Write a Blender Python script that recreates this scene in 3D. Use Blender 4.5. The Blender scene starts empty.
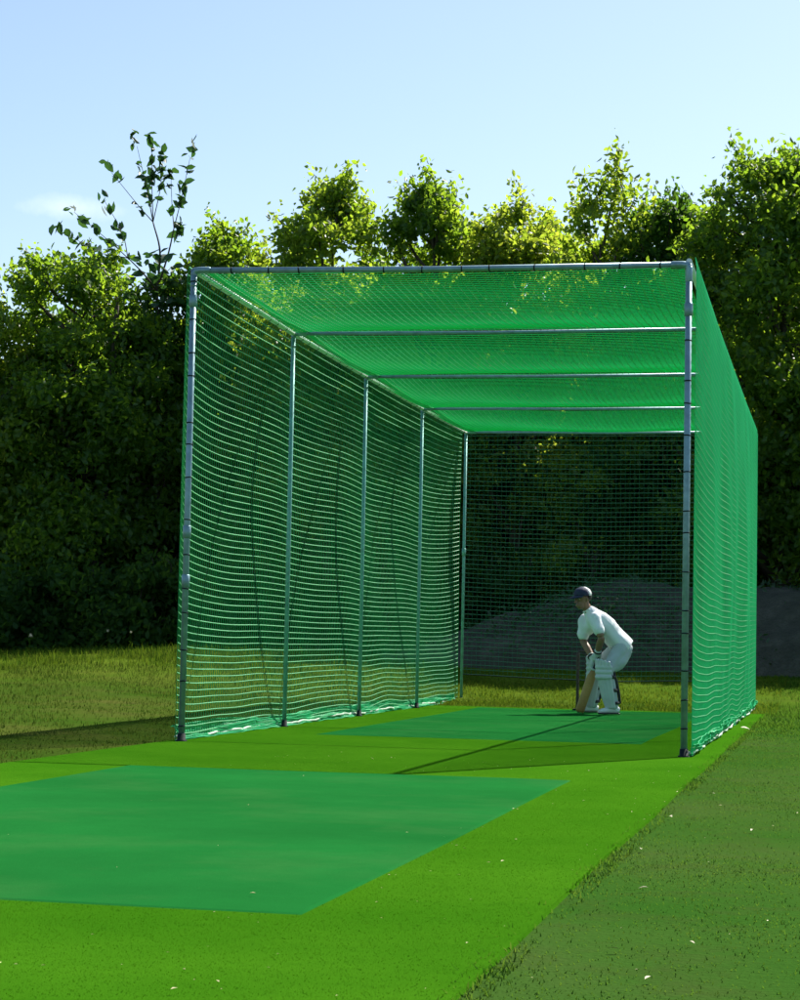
import bpy, bmesh, math, random
import numpy as np
from mathutils import Vector, Matrix
R = math.radians
rng = np.random.default_rng(11)
random.seed(11)
SC = bpy.context.scene
COL = SC.collection

# ------------------------------------------------------------------ helpers
def mesh_np(name, V, faces):
    """V (n,3); faces: list of (m,k) int arrays"""
    V = np.asarray(V, np.float32)
    me = bpy.data.meshes.new(name)
    me.vertices.add(len(V)); me.vertices.foreach_set('co', V.ravel())
    if not isinstance(faces, list): faces = [faces]
    faces = [np.asarray(f, np.int32) for f in faces if len(f)]
    loops = np.concatenate([f.ravel() for f in faces])
    tot = np.concatenate([np.full(len(f), f.shape[1], np.int32) for f in faces])
    st = np.concatenate([[0], np.cumsum(tot)[:-1]]).astype(np.int32)
    me.loops.add(len(loops)); me.loops.foreach_set('vertex_index', loops)
    me.polygons.add(len(tot)); me.polygons.foreach_set('loop_start', st)
    me.update(calc_edges=True)
    me.validate()
    return me

def smooth(me, on=True):
    me.polygons.foreach_set('use_smooth', [on]*len(me.polygons)); me.update()

def link(name, me, mat=None, parent=None, sm=True):
    if sm: smooth(me)
    o = bpy.data.objects.new(name, me); COL.objects.link(o)
    if mat is not None:
        for m in (mat if isinstance(mat, (list, tuple)) else [mat]): me.materials.append(m)
    if parent is not None: o.parent = parent
    return o

def tag(o, label=None, cat=None, group=None, kind=None):
    if label: o['label'] = label
    if cat: o['category'] = cat
    if group: o['group'] = group
    if kind: o['kind'] = kind
    return o

def thing(name, loc, label, cat, group=None, rz=0):
    o = bpy.data.objects.new(name, None); COL.objects.link(o)
    o.location = loc; o.rotation_euler = (0, 0, rz); o.empty_display_size = .2
    return tag(o, label, cat, group)

class MB:
    """collects shapes into one mesh"""
    def __init__(s): s.V = []; s.F = {}; s.n = 0
    def add(s, V, *Fs):
        V = np.asarray(V, float)
        for F in Fs:
            F = np.asarray(F, int)
            s.F.setdefault(F.shape[1], []).append(F + s.n)
        s.V.append(V); s.n += len(V)
    def mesh(s, name):
        return mesh_np(name, np.concatenate(s.V), [np.concatenate(f) for f in s.F.values()])
    def build(s, name, mat, parent=None, sm=True):
        return link(name, s.mesh(name), mat, parent, sm)

def frames(P, ref=(0, 0, 1)):
    P = np.asarray(P, float)
    T = np.gradient(P, axis=-2)
    T /= np.linalg.norm(T, axis=-1, keepdims=True) + 1e-12
    ref = np.asarray(ref, float)
    A = np.cross(T, ref)
    n = np.linalg.norm(A, axis=-1, keepdims=True)
    alt = np.cross(T, np.array([1.0, 0.02, 0]))
    A = np.where(n < .05, alt, A)
    A /= np.linalg.norm(A, axis=-1, keepdims=True) + 1e-12
    B = np.cross(T, A)
    return T, A, B

def loft(mb, P, ra, rb=None, sides=12, ref=(0, 0, 1), cap=True):
    """tube through points P; ra along A = T x ref, rb along B"""
    P = np.asarray(P, float); n = len(P)
    ra = np.broadcast_to(np.asarray(ra, float), (n,)); rb = ra if rb is None else np.broadcast_to(np.asarray(rb, float), (n,))
    T, A, B = frames(P, ref)
    a = np.arange(sides) * 2*np.pi/sides
    V = P[:, None] + A[:, None]*(ra[:, None]*np.cos(a))[..., None] + B[:, None]*(rb[:, None]*np.sin(a))[..., None]
    V = V.reshape(-1, 3)
    i = np.arange(n-1)[:, None]*sides; j = np.arange(sides)[None]; k = (j+1) % sides
    F = np.stack([i+j, i+sides+j, i+sides+k, i+k], -1).reshape(-1, 4)
    if cap:
        c0 = len(V); V = np.concatenate([V, P[:1], P[-1:]])
        j = np.arange(sides); k = (j+1) % sides
        F1 = np.stack([np.full(sides, c0), j, k], -1)
        o = (n-1)*sides
        F2 = np.stack([np.full(sides, c0+1), o+k, o+j], -1)
        mb.add(V, F, np.concatenate([F1, F2]))
    else: mb.add(V, F)

def capsule(mb, P, r, rb=None, sides=12, ref=(0, 0, 1), ends=True):
    """loft with rounded ends"""
    P = [np.asarray(p, float) for p in P]; n = len(P)
    r = list(np.broadcast_to(np.asarray(r, float), (n,))); rb = r[:] if rb is None else list(np.broadcast_to(np.asarray(rb, float), (n,)))
    d0 = P[0]-P[1]; d0 /= np.linalg.norm(d0); d1 = P[-1]-P[-2]; d1 /= np.linalg.norm(d1)
    e0 = min(r[0], rb[0]); e1 = min(r[-1], rb[-1])
    pre = [(P[0]+d0*e0*.95, .3), (P[0]+d0*e0*.6, .78)]; post = [(P[-1]+d1*e1*.6, .78), (P[-1]+d1*e1*.95, .3)]
    Q = [p for p, _ in pre]+P+[p for p, _ in post]
    A = [r[0]*.3, r[0]*.78]+r+[r[-1]*.78, r[-1]*.3]; B = [rb[0]*.3, rb[0]*.78]+rb+[rb[-1]*.78, rb[-1]*.3]
    loft(mb, Q, A, B, sides, ref)

def smooth_chain(P, r, n=5):
    """Catmull-Rom resample of a joint chain with radii"""
    P = np.asarray(P, float); r = np.asarray(r, float)
    D = np.concatenate([P, r.reshape(len(P), -1)], 1)
    E = np.concatenate([[2*D[0]-D[1]], D, [2*D[-1]-D[-2]]])
    out = []
    for i in range(1, len(E)-2):
        for t in np.linspace(0, 1, n, endpoint=False):
            a, b, c, d = E[i-1:i+3]
            out.append(.5*((2*b)+(-a+c)*t+(2*a-5*b+4*c-d)*t*t+(-a+3*b-3*c+d)*t**3))
    out.append(D[-1]); out = np.array(out)
    return out[:, :3], (out[:, 3] if out.shape[1] == 4 else out[:, 3:])

def box(mb, c, s, rot=None):
    c = np.asarray(c, float); s = np.asarray(s, float)/2
    V = np.array([[x, y, z] for x in (-1, 1) for y in (-1, 1) for z in (-1, 1)])*s
    if rot is not None: V = V @ np.asarray(rot).T
    F = [[0, 1, 3, 2], [4, 6, 7, 5], [0, 4, 5, 1], [2, 3, 7, 6], [0, 2, 6, 4], [1, 5, 7, 3]]
    mb.add(V+c, F)

def remesh(mb, name, voxel, mat, parent, smooth_it=6, f=.5):
    me = mb.mesh(name); o = bpy.data.objects.new(name, me); COL.objects.link(o)
    m = o.modifiers.new('r', 'REMESH'); m.mode = 'VOXEL'; m.voxel_size = voxel
    s = o.modifiers.new('s', 'SMOOTH'); s.factor = f; s.iterations = smooth_it
    dg = bpy.context.evaluated_depsgraph_get()
    nm = bpy.data.meshes.new_from_object(o.evaluated_get(dg)); nm.name = name
    bpy.data.objects.remove(o); bpy.data.meshes.remove(me)
    return link(name, nm, mat, parent)

def sstep(a, b, x):
    t = np.clip((np.asarray(x, float)-a)/(b-a), 0, 1); return t*t*(3-2*t)

_ph = rng.uniform(0, 6.28, (40, 3)); _dir = rng.normal(size=(40, 3)); _dir /= np.linalg.norm(_dir, axis=1, keepdims=True)
def wob(P, freq, k=0, n=6):
    """cheap smooth noise ~[-1,1]"""
    P = np.asarray(P, float); s = 0
    for i in range(n):
        j = (i+k*7) % 40
        s = s + np.sin(P @ (_dir[j]*freq*(.7+.16*i)) + _ph[j, 0])
    return s/n*1.6

# ------------------------------------------------------------------ materials
def nt(name):
    m = bpy.data.materials.new(name); m.use_nodes = True
    t = m.node_tree; t.nodes.clear()
    out = t.nodes.new('ShaderNodeOutputMaterial')
    return m, t, out
def N(t, typ, **kw):
    n = t.nodes.new(typ)
    for k, v in kw.items():
        if k.startswith('i_'):
            key = k[2:]; key = int(key) if key.isdigit() else key.replace('_', ' ')
            n.inputs[key].default_value = v
        else: setattr(n, k, v)
    return n
def noise(t, vec, scale, detail=4, rough=.6):
    n = N(t, 'ShaderNodeTexNoise'); n.inputs['Scale'].default_value = scale; n.inputs['Detail'].default_value = detail
    n.inputs['Roughness'].default_value = rough; t.links.new(vec, n.inputs['Vector']); return n.outputs['Fac']
def ramp(t, fac, stops):
    r = N(t, 'ShaderNodeValToRGB'); e = r.color_ramp.elements
    while len(e) < len(stops): e.new(.5)
    for q, (p, c) in zip(e, stops): q.position = p; q.color = (*c, 1) if len(c) == 3 else c
    t.links.new(fac, r.inputs['Fac']); return r.outputs['Color']
def mixc(t, fac, a, b, mode='MIX'):
    n = N(t, 'ShaderNodeMix', data_type='RGBA', blend_type=mode)
    for s, v in ((n.inputs[0], fac), (n.inputs[6], a), (n.inputs[7], b)):
        if isinstance(v, bpy.types.NodeSocket): t.links.new(v, s)
        else: s.default_value = v if not isinstance(v, tuple) or len(v) == 4 else (*v, 1)
    return n.outputs[2]
def math_n(t, op, a, b=None):
    n = N(t, 'ShaderNodeMath', operation=op)
    for s, v in zip(n.inputs, (a, b)):
        if v is None: continue
        if isinstance(v, bpy.types.NodeSocket): t.links.new(v, s)
        else: s.default_value = v
    return n.outputs[0]
def bump(t, h, strength, dist):
    b = N(t, 'ShaderNodeBump'); b.inputs['Strength'].default_value = strength; b.inputs['Distance'].default_value = dist
    t.links.new(h, b.inputs['Height']); return b.outputs['Normal']
def pos(t): return N(t, 'ShaderNodeNewGeometry').outputs['Position']
def objc(t): return N(t, 'ShaderNodeTexCoord').outputs['Object']

def mat_simple(name, col, rough=.6, metal=0, var=.25, scale=9, spec=.5, bumpd=0, bscale=60):
    m, t, out = nt(name); b = N(t, 'ShaderNodeBsdfPrincipled')
    v = objc(t); f = noise(t, v, scale)
    c2 = tuple(x*(1-var) for x in col); c1 = tuple(min(1, x*(1+var*.6)) for x in col)
    t.links.new(ramp(t, f, [(.3, c2), (.7, c1)]), b.inputs['Base Color'])
    b.inputs['Roughness'].default_value = rough; b.inputs['Metallic'].default_value = metal
    b.inputs['Specular IOR Level'].default_value = spec
    if bumpd: t.links.new(bump(t, noise(t, v, bscale, 5), .6, bumpd), b.inputs['Normal'])
    t.links.new(b.outputs[0], out.inputs[0]); return m

def mat_leafy(name, stops, tstops, fac=.45, scale=3., rough=.45, spec=.4):
    m, t, out = nt(name); b = N(t, 'ShaderNodeBsdfPrincipled'); tr = N(t, 'ShaderNodeBsdfTranslucent')
    oi = N(t, 'ShaderNodeObjectInfo'); p = pos(t)
    f1 = noise(t, p, scale, 3); f2 = noise(t, p, 23., 1)
    f = math_n(t, 'ADD', math_n(t, 'MULTIPLY', f1, .6), math_n(t, 'MULTIPLY', f2, .4))
    f = math_n(t, 'ADD', f, math_n(t, 'MULTIPLY', math_n(t, 'SUBTRACT', oi.outputs['Random'], .5), .20))
    t.links.new(ramp(t, f, stops), b.inputs['Base Color']); t.links.new(ramp(t, f, tstops), tr.inputs['Color'])
    b.inputs['Roughness'].default_value = rough; b.inputs['Specular IOR Level'].default_value = spec
    mx = N(t, 'ShaderNodeMixShader'); mx.inputs[0].default_value = fac
    t.links.new(b.outputs[0], mx.inputs[1]); t.links.new(tr.outputs[0], mx.inputs[2]); t.links.new(mx.outputs[0], out.inputs[0])
    return m

def mat_net(name, col, tcol, fac=.4, spec=.5):
    m, t, out = nt(name); b = N(t, 'ShaderNodeBsdfPrincipled'); tr = N(t, 'ShaderNodeBsdfTranslucent')
    f = noise(t, pos(t), 1.6, 4)
    c = mixc(t, f, tuple(x*.75 for x in col), tuple(min(1, x*1.25) for x in col))
    t.links.new(c, b.inputs['Base Color']); tr.inputs['Color'].default_value = (*tcol, 1)
    b.inputs['Roughness'].default_value = .38; b.inputs['Specular IOR Level'].default_value = spec
    mx = N(t, 'ShaderNodeMixShader'); mx.inputs[0].default_value = fac
    t.links.new(b.outputs[0], mx.inputs[1]); t.links.new(tr.outputs[0], mx.inputs[2]); t.links.new(mx.outputs[0], out.inputs[0])
    return m

M = {}
M['leaf'] = mat_leafy('leaf', [(.25, (.026, .078, .012)), (.5, (.055, .125, .018)), (.8, (.11, .165, .026))],
                      [(.25, (.15, .33, .015)), (.5, (.38, .55, .03)), (.8, (.72, .74, .08))], .58)
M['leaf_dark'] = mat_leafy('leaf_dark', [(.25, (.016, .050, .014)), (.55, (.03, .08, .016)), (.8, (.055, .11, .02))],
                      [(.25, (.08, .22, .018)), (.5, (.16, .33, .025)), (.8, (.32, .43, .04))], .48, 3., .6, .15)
M['leaf_broad'] = mat_leafy('leaf_broad', [(.25, (.02, .06, .025)), (.5, (.03, .085, .03)), (.8, (.05, .11, .03))],
                      [(.25, (.04, .13, .02)), (.8, (.1, .2, .03))], .35)
M['bark'] = mat_simple('bark', (.06, .05, .035), .9, bumpd=.02, bscale=14, scale=5)
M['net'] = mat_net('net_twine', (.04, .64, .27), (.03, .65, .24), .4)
M['net_sunlit'] = mat_net('sunlit_twine', (.24, .70, .36), (.14, .62, .28), .3)  # sunlit brightness of these strands put into a paler colour
M['net_roof'] = mat_net('roof_twine', (.03, .55, .21), (.03, .70, .26), .5)
M['net_mid'] = mat_net('mid_twine', (.014, .37, .10), (.012, .36, .08), .35)  # darker green for the upright strands of the left wall
M['net_shade'] = mat_net('shade_twine', (.008, .16, .085), (.006, .12, .05), .25)  # back net: tree shade put into a darker twine colour
M['rope'] = mat_net('hem_rope', (.62, .76, .62), (.4, .6, .42), .15)
M['steel'] = mat_simple('galvanised_steel', (.20, .33, .37), .45, .5, .25, 14)
M['steel_sunlit'] = mat_simple('sunlit_steel', (.72, .80, .77), .4, .15, .12, 14)  # sunlight on the top rails put into a lighter steel colour
M['steel_dull'] = mat_simple('weathered_steel', (.16, .40, .36), .5, .35, .25, 14)
M['dark_plastic'] = mat_simple('dark_plastic', (.012, .02, .022), .75, spec=.15)

def mat_carpet(name, base, seed):
    m, t, out = nt(name); b = N(t, 'ShaderNodeBsdfPrincipled'); v = objc(t)
    big = noise(t, v, .7, 4); mid = noise(t, v, 9., 7, .75); fine = noise(t, v, 260., 2)
    c = ramp(t, big, [(.3, tuple(x*.8 for x in base)), (.7, tuple(x*1.18 for x in base))])
    pale = (base[0]*2.2+.035, base[1]*1.25, base[2]*1.9)
    w = math_n(t, 'MULTIPLY', ramp(t, noise(t, v, 1.1, 5), [(.48, (0, 0, 0)), (.72, (1, 1, 1))]), .38)
    c = mixc(t, w, c, pale)
    c = mixc(t, math_n(t, 'MULTIPLY', mid, .5), c, tuple(x*.62 for x in base))
    c = mixc(t, math_n(t, 'MULTIPLY', noise(t, v, 130., 3, .7), .55), c, tuple(x*.55 for x in base))
    c = mixc(t, math_n(t, 'MULTIPLY', ramp(t, noise(t, v, 75., 2), [(.70, (0, 0, 0)), (.74, (1, 1, 1))]), .25), c, pale)
    t.links.new(c, b.inputs['Base Color']); b.inputs['Roughness'].default_value = 1; b.inputs['Specular IOR Level'].default_value = 0
    t.links.new(bump(t, fine, .5, .004), b.inputs['Normal'])
    t.links.new(b.outputs[0], out.inputs[0]); return m
M['carpet'] = mat_carpet('green_carpet', (.012, .132, .025), 1)
M['carpet_edge'] = mat_simple('carpet_edge', (.006, .05, .02), .95)

def mat_turf():
    m, t, out = nt('synthetic_turf'); b = N(t, 'ShaderNodeBsdfPrincipled'); v = objc(t)
    c = ramp(t, noise(t, v, .8, 5), [(.3, (.031, .128, .004)), (.7, (.056, .18, .007))])
    c = mixc(t, math_n(t, 'MULTIPLY', noise(t, v, 14., 5), .5), c, (.020, .088, .003))
    c = mixc(t, math_n(t, 'MULTIPLY', noise(t, v, 210., 2), .45), c, (.018, .078, .003))
    t.links.new(c, b.inputs['Base Color']); b.inputs['Roughness'].default_value = 1; b.inputs['Specular IOR Level'].default_value = 0
    t.links.new(bump(t, noise(t, v, 300., 2), .7, .006), b.inputs['Normal'])
    t.links.new(b.outputs[0], out.inputs[0]); return m
M['turf'] = mat_turf()

def ground_color(t):
    p = pos(t); sx = N(t, 'ShaderNodeSeparateXYZ'); t.links.new(p, sx.inputs[0])
    n1 = noise(t, p, .55, 5); n2 = noise(t, p, 3.2, 5); n3 = noise(t, p, 40., 3)
    left = ramp(t, n1, [(.3, (.028, .072, .006)), (.5, (.045, .08, .010)), (.7, (.075, .085, .018))])
    right = ramp(t, n1, [(.3, (.022, .078, .009)), (.5, (.031, .083, .012)), (.7, (.043, .082, .017))])
    back = ramp(t, n1, [(.3, (.06, .11, .008)), (.7, (.10, .15, .012))])
    xr = N(t, 'ShaderNodeMapRange'); t.links.new(sx.outputs[0], xr.inputs[0]); xr.inputs[1].default_value = 1; xr.inputs[2].default_value = 3.4
    yr = N(t, 'ShaderNodeMapRange'); t.links.new(sx.outputs[1], yr.inputs[0]); yr.inputs[1].default_value = 9; yr.inputs[2].default_value = 13
    c = mixc(t, xr.outputs[0], left, right)
    bf = math_n(t, 'MULTIPLY', yr.outputs[0], .75)
    c = mixc(t, bf, c, back)
    d = ramp(t, n2, [(.5, (0, 0, 0)), (.72, (1, 1, 1))])
    c = mixc(t, math_n(t, 'MULTIPLY', d, .3), c, (.05, .042, .018))
    c = mixc(t, math_n(t, 'MULTIPLY', n3, .25), c, (.02, .035, .006))
    return c, n3, p
def mat_ground():
    m, t, out = nt('grassy_ground'); b = N(t, 'ShaderNodeBsdfPrincipled')
    c, n3, p = ground_color(t)
    t.links.new(c, b.inputs['Base Color']); b.inputs['Roughness'].default_value = 1; b.inputs['Specular IOR Level'].default_value = 0
    t.links.new(bump(t, n3, .4, .02), b.inputs['Normal']); t.links.new(b.outputs[0], out.inputs[0]); return m
M['ground'] = mat_ground()
def mat_blade(name, stops, tstops, fac=.35):
    return mat_leafy(name, stops, tstops, fac, 2.2, .8, 0.)
M['blade_rough'] = mat_blade('rough_blade', [(.25, (.024, .070, .006)), (.55, (.042, .090, .010)), (.8, (.085, .11, .022))],
                            [(.25, (.06, .12, .01)), (.55, (.10, .14, .018)), (.8, (.17, .16, .04))])
M['blade_short'] = mat_blade('short_blade', [(.25, (.023, .078, .009)), (.55, (.033, .087, .012)), (.8, (.055, .094, .019))],
                            [(.25, (.06, .16, .010)), (.55, (.09, .18, .016)), (.8, (.13, .18, .03))], .5)
M['blade_back'] = mat_blade('lush_blade', [(.25, (.032, .09, .006)), (.55, (.055, .115, .009)), (.8, (.085, .13, .015))],
                            [(.25, (.09, .18, .008)), (.55, (.14, .21, .014)), (.8, (.18, .22, .02))])
M['fibre'] = mat_blade('turf_fibre', [(.25, (.029, .12, .004)), (.55, (.048, .162, .006)), (.8, (.075, .195, .010))],
                            [(.25, (.04, .18, .002)), (.8, (.08, .24, .003))], .25)
def mat_mound():
    m, t, out = nt('mound_soil'); b = N(t, 'ShaderNodeBsdfPrincipled'); p = pos(t)
    c = ramp(t, noise(t, p, 3.2, 8, .7), [(.3, (.020, .026, .014)), (.5, (.046, .054, .032)), (.7, (.10, .105, .07))])
    c = mixc(t, math_n(t, 'MULTIPLY', noise(t, p, 14, 4), .5), c, (.025, .025, .014))
    t.links.new(c, b.inputs['Base Color']); b.inputs['Roughness'].default_value = .95
    t.links.new(bump(t, noise(t, p, 18, 6), .9, .06), b.inputs['Normal']); t.links.new(b.outputs[0], out.inputs[0]); return m
M['mound'] = mat_mound()
M['litter'] = mat_simple('dry_leaf', (.50, .46, .22), .7, var=.45, scale=1.5)
M['white_scrap'] = mat_simple('pale_dry_leaf', (.55, .50, .33), .7, var=.2)
M['skin'] = mat_simple('skin', (.24, .125, .075), .5, var=.12, scale=6)
M['shirt'] = mat_simple('white_cotton', (.78, .80, .85), .85, var=.06, scale=7, spec=.2, bumpd=.006, bscale=18)
M['trouser'] = mat_simple('white_flannel', (.44, .50, .52), .85, var=.08, scale=7, spec=.2, bumpd=.006, bscale=16)
M['pad'] = mat_simple('pad_vinyl', (.50, .57, .58), .5, var=.1, scale=8)
M['black'] = mat_simple('black_webbing', (.012, .012, .014), .6)
M['glove'] = mat_simple('glove_leather', (.50, .58, .54), .6, var=.2)
M['shoe'] = mat_simple('white_shoe', (.66, .70, .70), .5, var=.1)
M['navy'] = mat_simple('navy_cloth', (.012, .018, .06), .7)
M['cap_white'] = mat_simple('cap_white', (.8, .8, .8), .7, var=.05)
M['hair'] = mat_simple('dark_hair', (.012, .009, .007), .6)
M['eye'] = mat_simple('eye', (.25, .24, .22), .3)
M['willow'] = mat_simple('willow_wood', (.42, .24, .085), .5, var=.3, scale=5)
M['grip'] = mat_simple('rubber_grip', (.02, .02, .022), .7)
M['stump_wood'] = mat_simple('stump_wood', (.03, .02, .012), .5, var=.3)

# ------------------------------------------------------------------ camera
CAM = dict(loc=(4.9126, -15.0934, .8185), yaw=.2111, pit=.0684, rol=.0203, f=2045.52)
cd = bpy.data.cameras.new('camera'); cam = bpy.data.objects.new('camera', cd); COL.objects.link(cam)
cd.sensor_fit = 'HORIZONTAL'; cd.sensor_width = 36; cd.lens = 36*CAM['f']/800; cd.clip_end = 3000; cd.clip_start = .1
cy, sy = math.cos(CAM['yaw']), math.sin(CAM['yaw']); cp, sp = math.cos(CAM['pit']), math.sin(CAM['pit'])
fwd = Vector((-sy*cp, cy*cp, sp)); rt = Vector((cy, sy, 0)); up = rt.cross(fwd)
cr, sr = math.cos(CAM['rol']), math.sin(CAM['rol'])
r2 = rt*cr + up*sr; u2 = up*cr - rt*sr          # image content turned clockwise
mw = Matrix((r2, u2, -fwd)).transposed().to_4x4(); mw.translation = CAM['loc']
cam.matrix_world = mw; SC.camera = cam
def place(u, v, y):
    """world point at depth y seen at photo pixel (u,v); used once to measure the place"""
    d = fwd + r2*((u-400)/CAM['f']) - u2*((v-500)/CAM['f'])
    t = (y-CAM['loc'][1])/d.y
    return np.array(Vector(CAM['loc'])+d*t)

# ------------------------------------------------------------------ light
ELEV, AZ = R(47.2), math.atan2(.451, .893)
sun_dir = Vector((math.sin(AZ)*math.cos(ELEV), math.cos(AZ)*math.cos(ELEV), math.sin(ELEV)))
sd = bpy.data.lights.new('sun', 'SUN'); sd.energy = 5.0; sd.angle = R(.5); sd.color = (1, .95, .86)
so = bpy.data.objects.new('sun', sd); COL.objects.link(so); so.rotation_euler = (-sun_dir).to_track_quat('-Z', 'Y').to_euler()
so.location = (20, 30, 30)
w = bpy.data.worlds.new('World'); SC.world = w; w.use_nodes = True; t = w.node_tree; t.nodes.clear()
wo = N(t, 'ShaderNodeOutputWorld'); bg = N(t, 'ShaderNodeBackground'); bg.inputs[1].default_value = .088
sk = N(t, 'ShaderNodeTexSky', sky_type='NISHITA'); sk.sun_disc = False; sk.sun_elevation = ELEV; sk.sun_rotation = AZ
sk.air_density = 1.0; sk.dust_density = .8; sk.ozone_density = 1.3
# one faint wisp of cloud low on the left
tc = N(t, 'ShaderNodeTexCoord'); cdv = (fwd + r2*((75-400)/CAM['f']) - u2*((208-500)/CAM['f'])).normalized()
mp = N(t, 'ShaderNodeVectorMath', operation='SUBTRACT'); t.links.new(tc.outputs['Generated'], mp.inputs[0]); mp.inputs[1].default_value = cdv
ms = N(t, 'ShaderNodeVectorMath', operation='MULTIPLY'); t.links.new(mp.outputs[0], ms.inputs[0]); ms.inputs[1].default_value = (38, 38, 150)
ln = N(t, 'ShaderNodeVectorMath', operation='LENGTH'); t.links.new(ms.outputs[0], ln.inputs[0])
nz = noise(t, tc.outputs['Generated'], 60, 5)
cf = math_n(t, 'MULTIPLY', ramp(t, math_n(t, 'ADD', ln.outputs['Value'], math_n(t, 'MULTIPLY', math_n(t, 'SUBTRACT', nz, .5), 1.6)), [(0., (1, 1, 1)), (1., (0, 0, 0))]), .22)
skc = mixc(t, cf, sk.outputs[0], (10., 10., 10.))
t.links.new(skc, bg.inputs[0]); t.links.new(bg.outputs[0], wo.inputs[0])
SC.view_settings.view_transform = 'Standard'; SC.view_settings.look = 'None'; SC.view_settings.gamma = 1; SC.view_settings.exposure = .98
SC.render.engine = 'CYCLES'; cy_ = SC.cycles
cy_.max_bounces = 7; cy_.diffuse_bounces = 3; cy_.glossy_bounces = 2; cy_.transmission_bounces = 4; cy_.transparent_max_bounces = 4
cy_.use_denoising = True; cy_.caustics_reflective = False; cy_.caustics_refractive = False
cy_.use_adaptive_sampling = True; cy_.adaptive_threshold = .015

# ------------------------------------------------------------------ ground
def gz(x, y):
    x = np.asarray(x, float); y = np.asarray(y, float)
    h = .36*sstep(9.8, 17, y)
    h = h + .22*np.exp(-((x+4.6)/2.6)**2)*sstep(2, 15, y)
    h = h + .04*sstep(-.3, -3, x)*sstep(-6, 4, y)
    P = np.stack([x, y, 0*x], -1)
    off = np.maximum(sstep(.05, -.8, x), np.maximum(sstep(4.15, 5.2, x), sstep(10, 11.5, y)))
    far = sstep(150, 60, np.hypot(x, y))
    h = h + off*far*(.025*wob(P, .9, 0) + .012*wob(P, 3.1, 1))
    return h
def axis(lo, hi, step, far):
    a = np.arange(lo, hi+1e-6, step); g = step*1.35**np.arange(1, 40)
    b = hi+np.cumsum(g); b = b[b < far]; c = lo-np.cumsum(g); c = c[c > -far]
    return np.concatenate([c[::-1], a, b])
ax = axis(-12, 10, .2, 900); ay = axis(-14, 22, .2, 900)
X, Y = np.meshgrid(ax, ay); V = np.stack([X, Y, gz(X, Y)], -1).reshape(-1, 3)
nx = len(ax); i, j = np.meshgrid(np.arange(len(ay)-1), np.arange(nx-1), indexing='ij'); k = (i*nx+j).ravel()
tag(link('ground', mesh_np('ground', V, np.stack([k, k+1, k+nx+1, k+nx], -1)), M['ground']), kind='structure')

def slab(x0, x1, y0, y1, z0, z1, step=.12, amp=.02, seed=0, zamp=.0):
    """carpet sheet with a slightly uneven outline and a real edge"""
    xs = np.linspace(x0, x1, int((x1-x0)/step)+2); ys = np.linspace(y0, y1, int((y1-y0)/step)+2)
    X, Y = np.meshgrid(xs, ys); P = np.stack([X, Y, 0*X], -1)
    ex = np.abs((X-x0)/(x1-x0)-.5)*2; ey = np.abs((Y-y0)/(y1-y0)-.5)*2
    X2 = X + amp*wob(P, 1.4, seed)*ex**6; Y2 = Y + amp*wob(P, 1.7, seed+1)*ey**6
    Z = z1 + zamp*wob(P, 2.5, seed+2)*(1-ex**8)
    V = np.stack([X2, Y2, Z], -1).reshape(-1, 3); n = len(xs); m = len(ys)
    i, j = np.meshgrid(np.arange(m-1), np.arange(n-1), indexing='ij'); k = (i*n+j).ravel()
    mb = MB(); mb.add(V, np.stack([k, k+1, k+n+1, k+n], -1))
    ring = list(range(n)) + [q*n+n-1 for q in range(1, m)] + [(m-1)*n+q for q in range(n-2, -1, -1)] + [q*n for q in range(m-2, 0, -1)]
    T = V[ring]; B = T.copy(); B[:, 2] = z0; L = len(ring)
    B[:, 0] += .018*np.sign(T[:, 0]-(x0+x1)/2)*(np.abs(ex.reshape(-1)[ring]) > .999); B[:, 1] += .018*np.sign(T[:, 1]-(y0+y1)/2)*(np.abs(ey.reshape(-1)[ring]) > .999); a = np.arange(L); b = (a+1) % L
    mb.add(np.concatenate([T, B]), np.stack([a, a+L, b+L, b], -1))
    return mb
W = 3.83
tag(slab(-.12, 4.06, -14, 10.25, -.02, .012, .25, .016, 3).build('synthetic_turf', M['turf'], sm=False), kind='structure')
tag(slab(.66, 3.37, -9.22, -3.03, .0115, .0160, .12, .014, 5, .0015).build('carpet', M['carpet'], sm=False),
    'worn green carpet strip lying on the lime turf in front of the net cage', 'carpet')
tag(slab(.64, 3.36, 1.72, 9.75, .0115, .0160, .12, .014, 8, .0015).build('carpet', M['carpet'], sm=False),
    'green carpet strip inside the net cage under the batter', 'carpet')

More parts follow.
